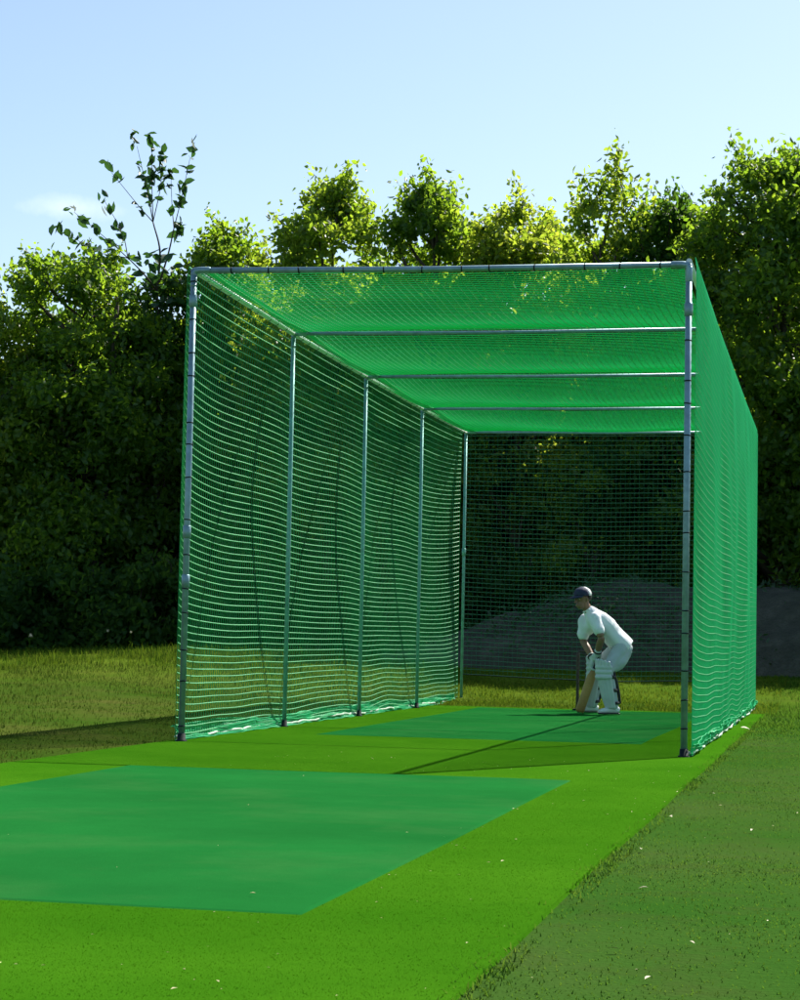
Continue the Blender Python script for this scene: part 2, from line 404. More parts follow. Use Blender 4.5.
# ------------------------------------------------------------------ grass
def blades(name, n, region, zfun, hl, wd, mat, lean=.5, keep=None, label=None, cluster=0):
    x0, x1, y0, y1 = region
    x = rng.uniform(x0, x1, n); y = rng.uniform(y0, y1, n)
    if cluster:
        P = np.stack([x, y, 0*x], -1); m = rng.random(n) < np.clip(.55+cluster*wob(P, 4., 2), .08, 1); x, y = x[m], y[m]
    if keep is not None: m = keep(x, y); x, y = x[m], y[m]
    n = len(x); a = rng.uniform(0, 6.283, n); P = np.stack([x, y, 0*x], -1)
    h = hl(x, y)*rng.uniform(.45, 1.25, n); le = h*lean*rng.uniform(.1, 1.2, n)
    b = a + rng.uniform(-1.2, 1.2, n)
    B = np.stack([x, y, zfun(x, y)-.004], -1); ww = wd*rng.uniform(.6, 1.3, n)
    S = np.stack([np.cos(b+1.57), np.sin(b+1.57), 0*a], -1)*ww[:, None]/2
    Dv = np.stack([np.cos(b), np.sin(b), 0*a], -1)
    mid = B + Dv*(le*.35)[:, None]; mid[:, 2] += h*.6
    tip = B + Dv*le[:, None]; tip[:, 2] += h
    V = np.stack([B-S, B+S, mid+S*.7, mid-S*.7, tip], 1).reshape(-1, 3); k = np.arange(n)*5
    me = mesh_np(name, V, [np.stack([k, k+1, k+2, k+3], -1), np.stack([k+3, k+2, k+4], -1)])
    return tag(link(name, me, mat, sm=False), label, 'grass', kind='stuff')
def hrough(x, y): return .024 + .016*sstep(-2, 6, y) + .035*sstep(9.5, 15, y)*sstep(-1, -3.5, x) + .02*wob(np.stack([x, y, 0*x], -1), 1.2, 1)
blades('rough_grass', 130000, (-9.5, -.14, -6, 17), gz, hrough, .008, M['blade_rough'], .6, cluster=.5,
       label='rough olive grass growing on the bank left of the net')
bank_w = blades('tall_grass', 16000, (-9.5, -1.0, 12.5, 17.5), gz, lambda x, y: .07+.09*rng.random(len(x))**3, .012, M['blade_back'], .5, cluster=.5,
       label='taller pale grass along the crest of the left bank')
blades('short_grass', 170000, (4.06, 6.3, -12.5, 2), gz, lambda x, y: .007+.006*rng.random(len(x)), .0042, M['blade_short'], 1.0,
       cluster=.4, label='short worn grass right of the lime turf')
blades('short_grass', 110000, (4.06, 7.5, 2, 17), gz, lambda x, y: .009+.03*sstep(1.5, 10, y)*(.6+.8*rng.random(len(x))), .007, M['blade_short'], .9,
       cluster=.4, label='short worn grass beside the far half of the net')
blades('edge_grass', 14000, (4.015, 4.13, -12.5, 9), gz, lambda x, y: .012+.018*rng.random(len(x))**2, .005, M['blade_short'], 1.1, cluster=.9, label='grass creeping over the right edge of the lime turf')
blades('field_grass', 50000, (-1.2, 4.2, 10.2, 17.3), gz, lambda x, y: .03+.035*rng.random(len(x)), .010, M['blade_back'], .7,
       cluster=.5, label='bright grass between the net cage and the mound')
cam2 = np.array(CAM['loc'][:2])
def near_only(x, y):
    d = np.hypot(x-cam2[0], y-cam2[1]); p = np.clip(1.15-(d-4)/9, 0, 1)
    inc = ~((x > .64) & (x < 3.39) & (y > -9.24) & (y < -3.01))
    return (rng.random(len(x)) < p) & inc
blades('turf_pile', 420000, (1.2, 4.06, -12.3, -1.5), lambda x, y: 0*x+.012, lambda x, y: 0*x+.006, .0035, M['fibre'], 1.0, near_only,
       label='short synthetic fibres of the lime green turf')
# pale specks on the turf
def leaf_bits(name, n, region, mat, s0, s1, label, z=.02, zf=None):
    x = rng.uniform(region[0], region[1], n); y = rng.uniform(region[2], region[3], n); mb = MB()
    for a, b in zip(x, y):
        if zf is None and .62 < a < 3.4 and -9.25 < b < -3 and rng.random() < .93: continue
        s = rng.uniform(s0, s1)*(.5+rng.random()); th = rng.uniform(0, 6.28); c, d = math.cos(th), math.sin(th)
        zz = (z if zf is None else float(zf(a, b))+.02)
        L = np.array([[-s, 0, 0], [-.2*s, -.4*s, .2*s], [s, 0, .15*s], [-.1*s, .4*s, .3*s], [0, 0, .02*s]])
        L = np.stack([L[:, 0]*c-L[:, 1]*d, L[:, 0]*d+L[:, 1]*c, L[:, 2]], -1)+[a, b, zz]
        mb.add(L, [[0, 1, 4], [1, 2, 4], [2, 3, 4], [3, 0, 4]])
    return tag(mb.build(name, mat, sm=False), label, 'litter', kind='stuff')
leaf_bits('leaf_litter', 330, (1.2, 4.1, -12.2, -1), M['litter'], .003, .008, 'tiny pale leaf scraps scattered over the lime turf', .026)
leaf_bits('leaf_litter', 40, (4.1, 5.6, -12, 6), M['litter'], .005, .011, 'tiny pale leaf scraps scattered over the worn grass', zf=gz)
# larger fallen leaves on the worn grass
def leaf_mesh(s):
    mb = MB(); n = 6; ts = np.linspace(0, 1, n)
    wv = np.sin(np.pi*ts**.8)*.36*s; zc = .12*s*np.sin(np.pi*ts)+.006
    c = np.stack([(ts-.5)*2*s, 0*ts, zc], -1); l = c.copy(); l[:, 1] += wv; l[:, 2] += wv*.5; r = c.copy(); r[:, 1] -= wv; r[:, 2] += wv*.35
    V = np.concatenate([l, c, r]); k = np.arange(n-1)
    mb.add(V, np.concatenate([np.stack([k, k+1, k+n+1, k+n], -1), np.stack([k+n, k+n+1, k+2*n+1, k+2*n], -1)])); return mb
lm = leaf_mesh(.03).mesh('fallen_leaf')
spots = [(712, 797, 1.1), (752, 833, .9), (671, 820, 1), (641, 853, .8), (643, 893, .8), (613, 955, .75), (649, 986, .8), (692, 950, .5), (769, 930, .6), (727, 828, .6)]
first = None
for u, v, s in spots:
    q0 = None
    d = fwd + r2*((u-400)/CAM['f']) - u2*((v-500)/CAM['f']); tt = -CAM['loc'][2]/d.z; p = Vector(CAM['loc'])+d*tt
    if first is None:
        o = link('fallen_leaf', lm, M['white_scrap'], sm=False); first = o
    else:
        o = first.copy(); COL.objects.link(o)
    o.location = (p.x, p.y, float(gz(p.x, p.y))+.012); s *= .7; o.scale = (s, s, s); o.rotation_euler = (rng.uniform(-.2, .2), rng.uniform(-.2, .2), rng.uniform(0, 6))
    tag(o, 'small pale dry leaf lying on the worn grass right of the turf', 'leaf', 'fallen leaves on the worn grass')
o = link('crumpled_leaf', leaf_mesh(.05).mesh('crumpled_leaf'), M['white_scrap'], sm=False); o.location = (4.05, 5.2, .04); o.rotation_euler = (.3, .2, .4)
q = place(743, 731, 5.0); o.location = (q[0]+.02, 5.0, max(.03, float(gz(q[0], 5.))+.02))
tag(o, 'largest pale crumpled leaf beside the foot of the right net wall', 'leaf')

# ------------------------------------------------------------------ earth mound
xs = np.arange(-2.6, 13, .12); ts = np.linspace(0, 1, 26)
px = [-2.6, -1.1, -.25, .6, 1.38, 2.4, 3.6, 6, 9, 13]; pz = [.5, .95, 1.35, 1.68, 1.92, 1.85, 1.76, 1.8, 1.7, .6]
V = []
for tt in ts:
    prof = np.sin(np.pi*min(tt*1.0, 1))**.75
    yy = 17.0 + 4.2*tt; base = gz(xs, 0*xs+yy)
    V.append(np.stack([xs, yy+.25*wob(np.stack([xs, 0*xs+yy, 0*xs], -1), 1.3, 3), base-.05+(np.interp(xs, px, pz)-base+.05)*prof], -1))
V = np.concatenate(V); V[:, 2] += (.09*wob(V, 2.2, 1)+.06*wob(V, 6, 2)+.03*wob(V, 15, 3))*(V[:, 2] > .5)
n = len(xs); i, j = np.meshgrid(np.arange(len(ts)-1), np.arange(n-1), indexing='ij'); k = (i*n+j).ravel()
tag(link('earth_mound', mesh_np('earth_mound', V, np.stack([k, k+1, k+n+1, k+n], -1)), M['mound']), kind='structure')

mv = V[(V[:, 2] > .55)]; pick = rng.integers(0, len(mv), 22000); Cm = mv[pick]+rng.normal(size=(22000, 3))*[.07, .08, .06]+[0, 0, .03]
Cm = Cm[wob(Cm, 1.9, 4)+rng.normal(size=len(Cm))*.35 > .1]
mb = MB()
def leaves(C, size, n, droop=.3, aspect=.55):
    n = len(C); a = rng.normal(size=(n, 3)); a[:, 2] -= droop; a /= np.linalg.norm(a, axis=1, keepdims=True)
    b = rng.normal(size=(n, 3)); b -= a*(a*b).sum(1, keepdims=True); b /= np.linalg.norm(b, axis=1, keepdims=True)
    c = np.cross(a, b); s = size*rng.uniform(.6, 1.35, n)[:, None]; wv = s*aspect
    V = np.stack([C-a*s*.5, C-a*s*.12+b*wv*.5+c*s*.10, C+a*s*.22+b*wv*.42+c*s*.1, C+a*s*.55, C+a*s*.22-b*wv*.42+c*s*.1, C-a*s*.12-b*wv*.5+c*s*.10, C-a*s*.05, C+a*s*.2], 1)
    k = np.arange(n)*8
    F4 = np.concatenate([np.stack([k+6, k+1, k+2, k+7], -1), np.stack([k+6, k+7, k+4, k+5], -1)])
    F3 = np.concatenate([np.stack([k, k+1, k+6], -1), np.stack([k+7, k+2, k+3], -1), np.stack([k, k+6, k+5], -1), np.stack([k+7, k+3, k+4], -1)])
    return V.reshape(-1, 3), F4, F3
v_, f4_, f3_ = leaves(Cm, .10, len(Cm), -.4, .35); mb.add(v_, f4_, f3_)
tag(mb.build('ground_cover', M['leaf_broad'], sm=False), 'dark weeds creeping over the soil mound behind the net', 'weeds', kind='stuff')

# ------------------------------------------------------------------ cricket net cage
H = 3.66; BAY = 3.0; D = 4*BAY; YS = [0, 3.0, 5.99, 9.02, 12.0]
HL = [3.69, 3.648, 3.64, 3.645, 3.668]
cage = thing('cricket_net', (0, 0, 0), 'long green cricket practice net on a galvanised pole frame', 'cricket net')
def rail_h(y): return np.interp(y, YS, HL)
def tube_net(polys, r, sides=4, ref=(0, 0, 1)):
    polys = np.asarray(polys, float); S, n, _ = polys.shape
    T, A, B = frames(polys, ref)
    a = np.arange(sides)*2*np.pi/sides + .4
    V = polys[:, :, None] + r*(A[:, :, None]*np.cos(a)[:, None] + B[:, :, None]*np.sin(a)[:, None])
    V = V.reshape(-1, 3)
    s = np.arange(S)[:, None, None]*n*sides; i = np.arange(n-1)[None, :, None]*sides; j = np.arange(sides)[None, None]; k = (j+1) % sides
    F = np.stack([s+i+j, s+i+k, s+i+sides+k, s+i+sides+j], -1).reshape(-1, 4)
    return V, F
class NetMB(MB):
    def weave(s, name, mats, parent, pale='u'):
        o = link(name, s.mesh(name), mats, parent); n = len(o.data.polygons)
        ix = np.zeros(n, np.int32)
        if pale == 'u': ix[:s.nu] = 1
        else: ix[s.nu:] = 1
        o.data.polygons.foreach_set('material_index', ix); return o
def net(fn, us, vs, ru, rv, nu, nv, ref):
    """fn(u,v)->xyz. strands along u at every v in vs, and along v at every u in us"""
    mb = NetMB()
    uu = np.linspace(us[0], us[-1], nu); U, Vv = np.meshgrid(uu, vs)
    v_, f_ = tube_net(fn(U, Vv), ru, 4, ref); mb.add(v_, f_); mb.nu = len(f_)
    vv = np.linspace(vs[0], vs[-1], nv); Vv, U = np.meshgrid(vv, us)
    mb.add(*tube_net(fn(U, Vv), rv, 3, ref))
    return mb
CELL = .0615
def wall(side):
    def fn(y, z0):
        rh = rail_h(y); zp = np.clip(z0/3.66, 0, 1); z = z0*rh/3.66
        P = np.stack([y, z0, 0*y+side*3.3], -1)
        prof = np.sin(np.pi*np.clip(1-zp, 0, 1)**.75)
        edge = (1-np.exp(-np.maximum(y, 0)/.45))*(1-np.exp(-np.maximum(12.05-y, 0)/(.4 if side < 0 else 3.)))
        tb = (y/BAY) % 1
        bil = (.055 + (.16 if side < 0 else .045)*prof*edge + (.022 if side < 0 else .02)*prof*np.sin(np.pi*tb)**2*edge + edge*(.028*wob(P, 1.6, 0)+.012*wob(P, 5, 1))*np.sin(np.pi*np.clip(zp, .03, .97))**.5)
        bil = np.where(zp > .985, .045, bil)
        dz = -(.09*edge*np.sin(np.pi*zp)**.8) - .015*np.sin(np.pi*tb)**2*np.sin(np.pi*zp)*edge + .012*wob(P, 2.3, 2)*np.sin(np.pi*zp)
        dz = dz + .035*edge*np.exp(-zp*6)*wob(P*np.array([1, 0, 1]), 3.4, 3)
        x = bil if side > 0 else -bil
        return np.stack([(W if side > 0 else 0)+x, y, np.maximum(z+dz, .02+.012*wob(P, 6, 4))], -1)
    return fn
zs = np.linspace(.02, 3.66, 64); ysn = np.arange(0.02, D+.03, CELL)
for side in (-1, 1):
    net(wall(side), ysn, zs, (.0049 if side < 0 else .0036), .0035 if side > 0 else .0035, 190, 46, (1, 0, 0)).weave('side_net', [M['net'] if side > 0 else M['net_mid'], M['net_sunlit']], cage)
def rooff(x, y):
    tb = np.interp(y, YS, [0, 1, 2, 3, 4]) % 1; s = np.clip(x/W, 0, 1)
    P = np.stack([x, y, 0*x+9], -1)
    sag = .115*4*tb*(1-tb)*np.sin(np.pi*s)**.45 + .015*wob(P, 2.2, 5)*np.sin(np.pi*s)*np.sin(np.pi*tb)
    return np.stack([x, y, rail_h(y)-.045+.045*sstep(0, 1.2, y)*np.sin(np.pi*s)**.2-sag], -1)
xsn = np.arange(.03, W-.02, CELL)
net(rooff, xsn, ysn, .0033, .0034, 60, 200, (0, 0, 1)).weave('roof_net', [M['net_roof'], M['net_sunlit']], cage, 'v')
def backf(x, z):
    P = np.stack([x, 0*x+4, z], -1)
    ed = np.sin(np.pi*np.clip(x/W, 0, 1))**.5
    return np.stack([x, D+.045+.03*ed*wob(P, 1.5, 6)+.05*ed*np.sin(np.pi*np.clip((z-.35)/3.3, 0, 1)), z-.04*np.sin(np.pi*x/W)*np.clip((3.66-z)/1, 0, 1)+.008*wob(P, 4, 7)], -1)
net(backf, np.arange(0, W, CELL), np.linspace(.38, 3.66, 54), .0038, .0020, 60, 40, (0, 1, 0)).build('back_net', M['net_shade'], cage)
# dense net edge along the left rail, added to shade the wall top
def borderf(x, y):
    P = np.stack([x, y, 0*x], -1); return np.stack([x, y, rail_h(y)-.01-.12*(x-.03)+.012*wob(P, 9, 2)], -1)
net(borderf, np.arange(.05, .15, .008), np.arange(.05, D, .02), .0022, .0026, 8, 240, (0, 0, 1)).build('shade_border', M['net'], cage)
# hem ropes lying along the bottom of the walls, gathered net above them
for side in (-1, 1):
    n = 420; y = np.linspace(.03, D, n); P = np.stack([y, 0*y, 0*y+side], -1)
    x = (W if side > 0 else 0)+side*(.055+.02*wob(P, 7, 1)+.012*wob(P, 19, 2))
    z = .028+.014*np.abs(wob(P, 11, 3))+.02*np.maximum(0, wob(P, 4, 4))
    mb = MB(); loft(mb, np.stack([x, y, z], -1), .011, sides=6); mb.build('hem_rope', M['rope'], cage)
    def gath(yy, q, side=side):
        P = np.stack([yy, q*9, 0*yy+side], -1)
        return np.stack([(W if side > 0 else 0)+side*(.035+.05*q+.018*wob(P, 6, 5)+.01*wob(P, 15, 6)*q), yy, .015+(.11+.035*wob(P, 2.2, 2))*q**1.3+.006*wob(P, 14, 3)], -1)
    net(gath, np.arange(.05, D, .028), np.linspace(0, 1, 8), .0042, .0034, 400, 8, (1, 0, 0)).build('net_hem', M['net'], cage)
mb = MB(); xx = np.linspace(0, W, 60); loft(mb, backf(xx, 0*xx+.375), .007, sides=6); mb.build('bottom_cord', M['dark_plastic'], cage)

def ring_tie(c, axis, r, h=.009, tail=True):
    mb = MB(); c = np.asarray(c, float); a = np.asarray(axis, float)
    tilt = rng.uniform(-.12, .12, 3); a = a+tilt; a /= np.linalg.norm(a)
    loft(mb, [c-a*h/2, c+a*h/2], r+.003, sides=12, ref=(0.1, .2, 1) if abs(a[2]) < .7 else (1, 0, 0))
    return mb
def add_ties(par, cs, axis, r):
    for c in cs: ring_tie(c, axis, r).build('cable_tie', M['dark_plastic'], par)
def post(x, y, h, r, mat, ties=0, foot=True, collars=()):
    mb = MB(); loft(mb, [(x, y, .0), (x, y, h*.5), (x, y, h-.02)], r, sides=16, ref=(1, 0, 0))
    p = mb.build('post', mat, cage)
    if foot:
        f = MB(); loft(f, [(x, y, .0), (x, y, .02), (x, y, .022), (x, y, .07)], [r*1.9, r*1.8, r*1.35, r*1.25], sides=16, ref=(1, 0, 0)); f.build('foot', M['dark_plastic'], p, sm=False)
    if ties:
        zz = np.linspace(.16, h-.12, ties)+rng.uniform(-.06, .06, ties); add_ties(p, [(x, y, z) for z in zz], (0, 0, 1), r)
    for z in collars:
        c = MB(); loft(c, [(x, y, z-.05), (x, y, z-.045), (x, y, z+.045), (x, y, z+.05)], [r, r+.007, r+.007, r], sides=16, ref=(1, 0, 0)); c.build('collar', mat, p)
    return p
for i, (y, h) in enumerate(zip(YS, HL)):
    fr = i == 0
    post(0, y, h, .0245 if fr else .020, M['steel'] if fr else M['steel_dull'], 14 if fr else 0, True, (3.42, 1.62, 1.24) if fr else ((h*.55,) if i == 4 else ()))
    post(W, y, h if i else 3.66, .0245 if fr else .020, M['steel'] if fr else M['steel_dull'], 15 if fr else 0, True, (3.3,) if fr else ())
    # cross bar
    mb = MB(); z = h-.03; zr = (3.665 if fr else h)-.03; loft(mb, [(.02, y, z), (W/2, y, (z+zr)/2-.012), (W-.02, y, zr)], .023 if fr else .017, sides=14)
    b = mb.build('crossbar', M['steel'], cage)
    if fr: add_ties(b, [(xx, y, z+(zr-z)*xx/W-.012*math.sin(math.pi*xx/W)) for xx in np.linspace(.25, W-.2, 12)+rng.uniform(-.07, .07, 12)], (1, 0, 0), .023)
    for x, zz in ((0, h), (W, 3.665 if fr else h)):
        c = MB(); rr = .032 if fr else .028
        s = 1 if x == 0 else -1
        capsule(c, [(x, y, zz-.15), (x, y, zz-.06), (x+s*.012, y, zz-.032), (x+s*.05, y, zz-.03), (x+s*.12, y, zz-.03)], rr-.004, sides=14)
        c.build('corner_joint', M['steel'], cage)
for x in (0, W):
    mb = MB(); loft(mb, [(x, y, h-.03) for y, h in zip(YS, HL)], .022, sides=14); r_ = mb.build('rail', M['steel_sunlit'], cage)
    ty = np.linspace(.35, D-.2, 40)+rng.uniform(-.06, .06, 40)
    if x == 0: add_ties(r_, [(x, y, float(rail_h(y))-.03) for y in ty], (0, 1, 0), .022)

# ------------------------------------------------------------------ wicket
wx, wy = 1.965, 9.62
wk = thing('wicket', (wx, wy, .012), 'set of three dark wooden stumps standing behind the batter', 'stumps')
toc = np.array([sy, -cy, 0.])         # horizontal direction back to the lens
for k in (-1, 0, 1):
    mb = MB(); loft(mb, [(k*.108, 0, .0), (k*.108, 0, .03), (k*.108, 0, .66), (k*.108, 0, .70), (k*.108, 0, .711)], [.019, .019, .019, .019, .012], sides=12, ref=(1, 0, 0))
    mb.build('stump', M['stump_wood'], wk)
for k in (-.5, .5):
    mb = MB(); loft(mb, [(k*.108-.052, 0, .716), (k*.108-.02, 0, .716), (k*.108+.02, 0, .716), (k*.108+.052, 0, .716)], [.005, .008, .008, .005], sides=8); mb.build('bail', M['stump_wood'], wk)
mb = MB(); box(mb, (0, 0, .012), (.32, .11, .024)); mb.build('base', M['dark_plastic'], wk, sm=False)

# ------------------------------------------------------------------ batter
bo = np.array([2.255, 8.55, .022])
e_u = np.array([cy, sy, 0.]); e_w = np.array([sy, -cy, 0.]); e_v = np.array([0, 0, 1.])
bat_root = thing('person', tuple(bo), 'batter in white shirt, pads and navy cap crouching over his bat inside the net', 'person')
def q3(u, v, w=0.): return e_u*u + e_v*v + e_w*w      # local: origin at bo
def Q(L): return np.array([q3(*p) for p in L])
WREF = e_w
# joints (u to the right of the picture, v up, w toward the lens)
hipc = (.235, .80, 0); chest = (.02, 1.06, 0); neckb = (-.15, 1.215, 0); headc = (-.235, 1.355, .03)
shL = (-.10, 1.135, .18); elL = (-.025, .90, .245); haL = (-.055, .70, .07)
shR = (-.185, 1.12, -.17); elR = (-.20, .87, -.17); haR = (-.085, .63, .015)
hipL = (.225, .78, .095); knL = (.045, .50, .25); anL = (.125, .085, .22)
hipR = (.225, .79, -.095); knR = (-.02, .53, -.20); anR = (-.085, .085, -.20)
fdir = np.array([-.80, -.12, .58]); fdir /= np.linalg.norm(fdir)     # where he looks, in u,v,w
body = MB()
# torso (rings wide across w)
def ring_chain(pts, wide, deep, sides=20):
    return Q(pts), np.array(wide), np.array(deep)
def torso(mb, grow=0., pts=None, wide=None, deep=None):
    P = Q(pts)
    T = np.gradient(P, axis=0); 
    loft(mb, P, np.array(deep)+grow, np.array(wide)+grow, 22, ref=WREF)
tp = [(.30, .745, 0), (.265, .775, 0), (.215, .83, 0), (.14, .925, 0), (.06, 1.015, 0), (-.035, 1.10, 0), (-.11, 1.17, 0), (-.15, 1.21, 0)]
torso(body, 0, tp, [.06, .145, .160, .145, .16, .175, .12, .06], [.05, .10, .112, .10, .11, .115, .085, .06])
P, r = smooth_chain(Q([neckb, (-.18, 1.26, .01), (-.21, 1.31, .022)]), [.062, .055, .055]); capsule(body, P, r)
# head: skull + jaw + nose + ears
hc = np.array(headc)
fw = fdir; sd_ = np.cross([0, 1, 0], fw); sd_ /= np.linalg.norm(sd_); upv = np.cross(fw, sd_)
def hd(f, s, u_): v = hc+fw*f+sd_*s+upv*u_; return q3(*v)
def ellipsoid(mb, c, A, sides=16, rings=10):
    th = np.linspace(0, np.pi, rings+1)[1:-1]; ph = np.arange(sides)*2*np.pi/sides
    V = [c+A[2]] + [c+A[2]*np.cos(a)+np.sin(a)*(A[0]*np.cos(b)+A[1]*np.sin(b)) for a in th for b in ph] + [c-A[2]]
    F4 = []; F3 = []
    for i in range(rings-2):
        for j in range(sides):
            a = 1+i*sides; k = (j+1) % sides; F4.append([a+j, a+sides+j, a+sides+k, a+k])
    L = 1+(rings-2)*sides
    for j in range(sides):
        k = (j+1) % sides; F3.append([0, 1+j, 1+k]); F3.append([len(V)-1, L+k, L+j])
    mb.add(np.array(V), F4, F3)
hv = lambda f, s, u_: q3(*(fw*f+sd_*s+upv*u_))
ellipsoid(body, hd(-.01, 0, .03), [hv(.098, 0, 0), hv(0, .076, 0), hv(0, 0, .098)])
ellipsoid(body, hd(.035, 0, -.055), [hv(.052, 0, .0), hv(0, .048, 0), hv(0, 0, .062)])
capsule(body, [hd(.088, 0, .02), hd(.112, 0, -.022)], [.011, .016], sides=8)
capsule(body, [hd(.086, -.028, .035), hd(.092, 0, .038), hd(.086, .028, .035)], [.012, .010, .012], sides=8)
capsule(body, [hd(.088, -.02, -.058), hd(.094, 0, -.057), hd(.088, .02, -.058)], [.008, .009, .008], sides=8)
capsule(body, [hd(.088, -.016, -.073), hd(.092, 0, -.073), hd(.088, .016, -.073)], [.008, .009, .008], sides=8)
for s in (-1, 1): capsule(body, [hd(-.005, s*.078, .022), hd(-.012, s*.086, .0), hd(-.002, s*.076, -.025)], [.014, .016, .010], sides=8)
def limb(mb, pts, rad, n=5, sides=14): P, r = smooth_chain(Q(pts), rad, n); capsule(mb, P, r, sides=sides)
mid = lambda a, b, t: tuple(np.array(a)*(1-t)+np.array(b)*t)
limb(body, [shL, mid(shL, elL, .5), elL, mid(elL, haL, .4), haL], [.060, .052, .042, .043, .030])
limb(body, [shR, mid(shR, elR, .5), elR, mid(elR, haR, .4), haR], [.060, .052, .042, .043, .030])
for h, k, a in ((hipL, knL, anL), (hipR, knR, anR)):
    limb(body, [h, mid(h, k, .5), k, mid(k, a, .35), a], [.092, .080, .058, .056, .038])
    limb(body, [a, (a[0]-.06, .05, a[2]+.015), (a[0]-.15, .035, a[2]+.04)], [.04, .04, .028])
# hands closed round the bat handle: palm, four fingers, thumb
hdl0 = np.array((-.020, .745, .065)); toe = np.array((-.245, .004, -.055))     # bat axis in u,v,w
bx_ = (toe-hdl0); bl = np.linalg.norm(bx_); bx_ /= bl
pn = np.cross(bx_, [0, 0, 1.]); pn /= np.linalg.norm(pn); pm = np.cross(bx_, pn)
def hand(mb, along, start, rr, grip=.021, sc=1., sgn=1):
    """fingers wrap round the axis at distance grip; start = angle of the knuckles"""
    c0 = hdl0+bx_*along
    def on(a, s, g): return c0+bx_*s+(pn*math.cos(a)+pm*math.sin(a))*g
    capsule(mb, Q([on(start-.2*sgn, -.034, .040), on(start-.2*sgn, 0, .043), on(start-.2*sgn, .036, .040)]), [.022*sc, .025*sc, .022*sc], sides=10)
    for k, (s, ln_) in enumerate(zip((-.036, -.012, .012, .034), (2.9, 3.25, 3.1, 2.6))):
        pts = [on(start+sgn*ln_*q, s, grip+rr*1.15-.003*q) for q in np.linspace(0, 1, 7)]
        capsule(mb, Q(pts), np.linspace(rr*1.12, rr*.85, 7), sides=8)
    pts = [on(start-sgn*.5, .030, .040), on(start-sgn*1.2, .046, .038), on(start-sgn*2.0, .050, grip+rr), on(start-sgn*2.6, .050, grip+rr)]
    capsule(mb, Q(pts), [rr*1.35, rr*1.25, rr*1.1, rr*.9], sides=8)
def wrist(al, start): c0 = hdl0+bx_*al; return c0+(pn*math.cos(start)+pm*math.sin(start))*.045
aL, aR = .075, .185; angL, angR = -.3, .6
hand(body, aL, angL, .0085); hand(body, aR, angR, .0085, sgn=1)
capsule(body, Q([haL, wrist(aL, angL)]), [.030, .026]); capsule(body, Q([haR, wrist(aR, angR)]), [.030, .026])
remesh(body, 'body', .0065, M['skin'], bat_root, 5)
# gloves with fat finger rolls
for al, an, hh, el in ((aL, angL, haL, elL), (aR, angR, haR, elR)):
    g = MB(); hand(g, al, an, .0135, .020, 1.35); capsule(g, Q([wrist(al, an), mid(wrist(al, an), hh, 1.0), mid(hh, el, .22)]), [.036, .042, .046])
    gl = remesh(g, 'batting_glove', .006, M['glove'], bat_root, 3)
    cfm = MB(); loft(cfm, Q([mid(hh, el, .17), mid(hh, el, .23)]), .052, sides=14); cfm.build('cuff', M['black'], gl)
# shirt
sh = MB()
sp_ = [(.315, .775, 0), (.285, .795, 0), (.225, .845, 0), (.145, .935, 0), (.06, 1.025, 0), (-.035, 1.108, 0), (-.11, 1.175, 0), (-.16, 1.222, 0), (-.175, 1.24, 0)]
torso(sh, .004, sp_, [.15, .168, .175, .165, .175, .188, .145, .075, .062], [.105, .118, .128, .125, .128, .128, .095, .070, .060])
def sleeve(a, b, t, r0, r1, r2):
    limb(sh, [a, mid(a, b, t*.5), mid(a, b, t)], [r0, r1, r2], 6)
sleeve(shL, elL, .62, .072, .070, .074); sleeve(shR, elR, .74, .076, .076, .080)
limb(sh, [(-.09, 1.11, -.10), (-.13, 1.03, -.14), (-.185, .96, -.17)], [.09, .085, .07], 5)
so_ = remesh(sh, 'shirt', .009, M['shirt'], bat_root, 3)
me = so_.data; co = np.empty(len(me.vertices)*3, np.float32); me.vertices.foreach_get('co', co); co = co.reshape(-1, 3)
nr = np.array([v.normal[:] for v in me.vertices]); co = co+nr*(.011*wob(co*np.array([1, 1, 1.8]), 17, 2)+.006*wob(co, 44, 3))[:, None]; me.vertices.foreach_set('co', co.astype(np.float32).ravel()); me.update()
mb = MB(); P, r = smooth_chain(Q([(-.155, 1.235, .075), (-.205, 1.21, .02), (-.21, 1.205, -.03), (-.18, 1.225, -.075)]), [.012]*4); capsule(mb, P, r, sides=8); mb.build('collar', M['shirt'], so_)
# trousers: thighs and seat, legs run down inside the pads
tr = MB()
torso(tr, -.004, [(.335, .70, 0), (.305, .735, 0), (.26, .785, 0), (.21, .845, 0), (.175, .885, 0)], [.08, .155, .168, .158, .13], [.055, .112, .122, .112, .09])
for h, k, a in ((hipL, knL, anL), (hipR, knR, anR)):
    limb(tr, [h, mid(h, k, .5), (k[0]+.02, k[1], k[2]), (mid(k, a, .4)[0]+.02, *mid(k, a, .4)[1:]), (a[0]+.015, a[1]+.02, a[2])], [.106, .096, .078, .072, .060], 6)
limb(tr, [(.27, .74, .07), (.20, .62, .16), (.12, .53, .22)], [.095, .082, .06], 6)
to_ = remesh(tr, 'trousers', .009, M['trouser'], bat_root, 3)
me = to_.data; co = np.empty(len(me.vertices)*3, np.float32); me.vertices.foreach_get('co', co); co = co.reshape(-1, 3)
nr = np.array([v.normal[:] for v in me.vertices]); co = co+nr*(.011*wob(co*np.array([1, 1, .6]), 22, 4)+.005*wob(co, 50, 5))[:, None]; me.vertices.foreach_set('co', co.astype(np.float32).ravel()); me.update()
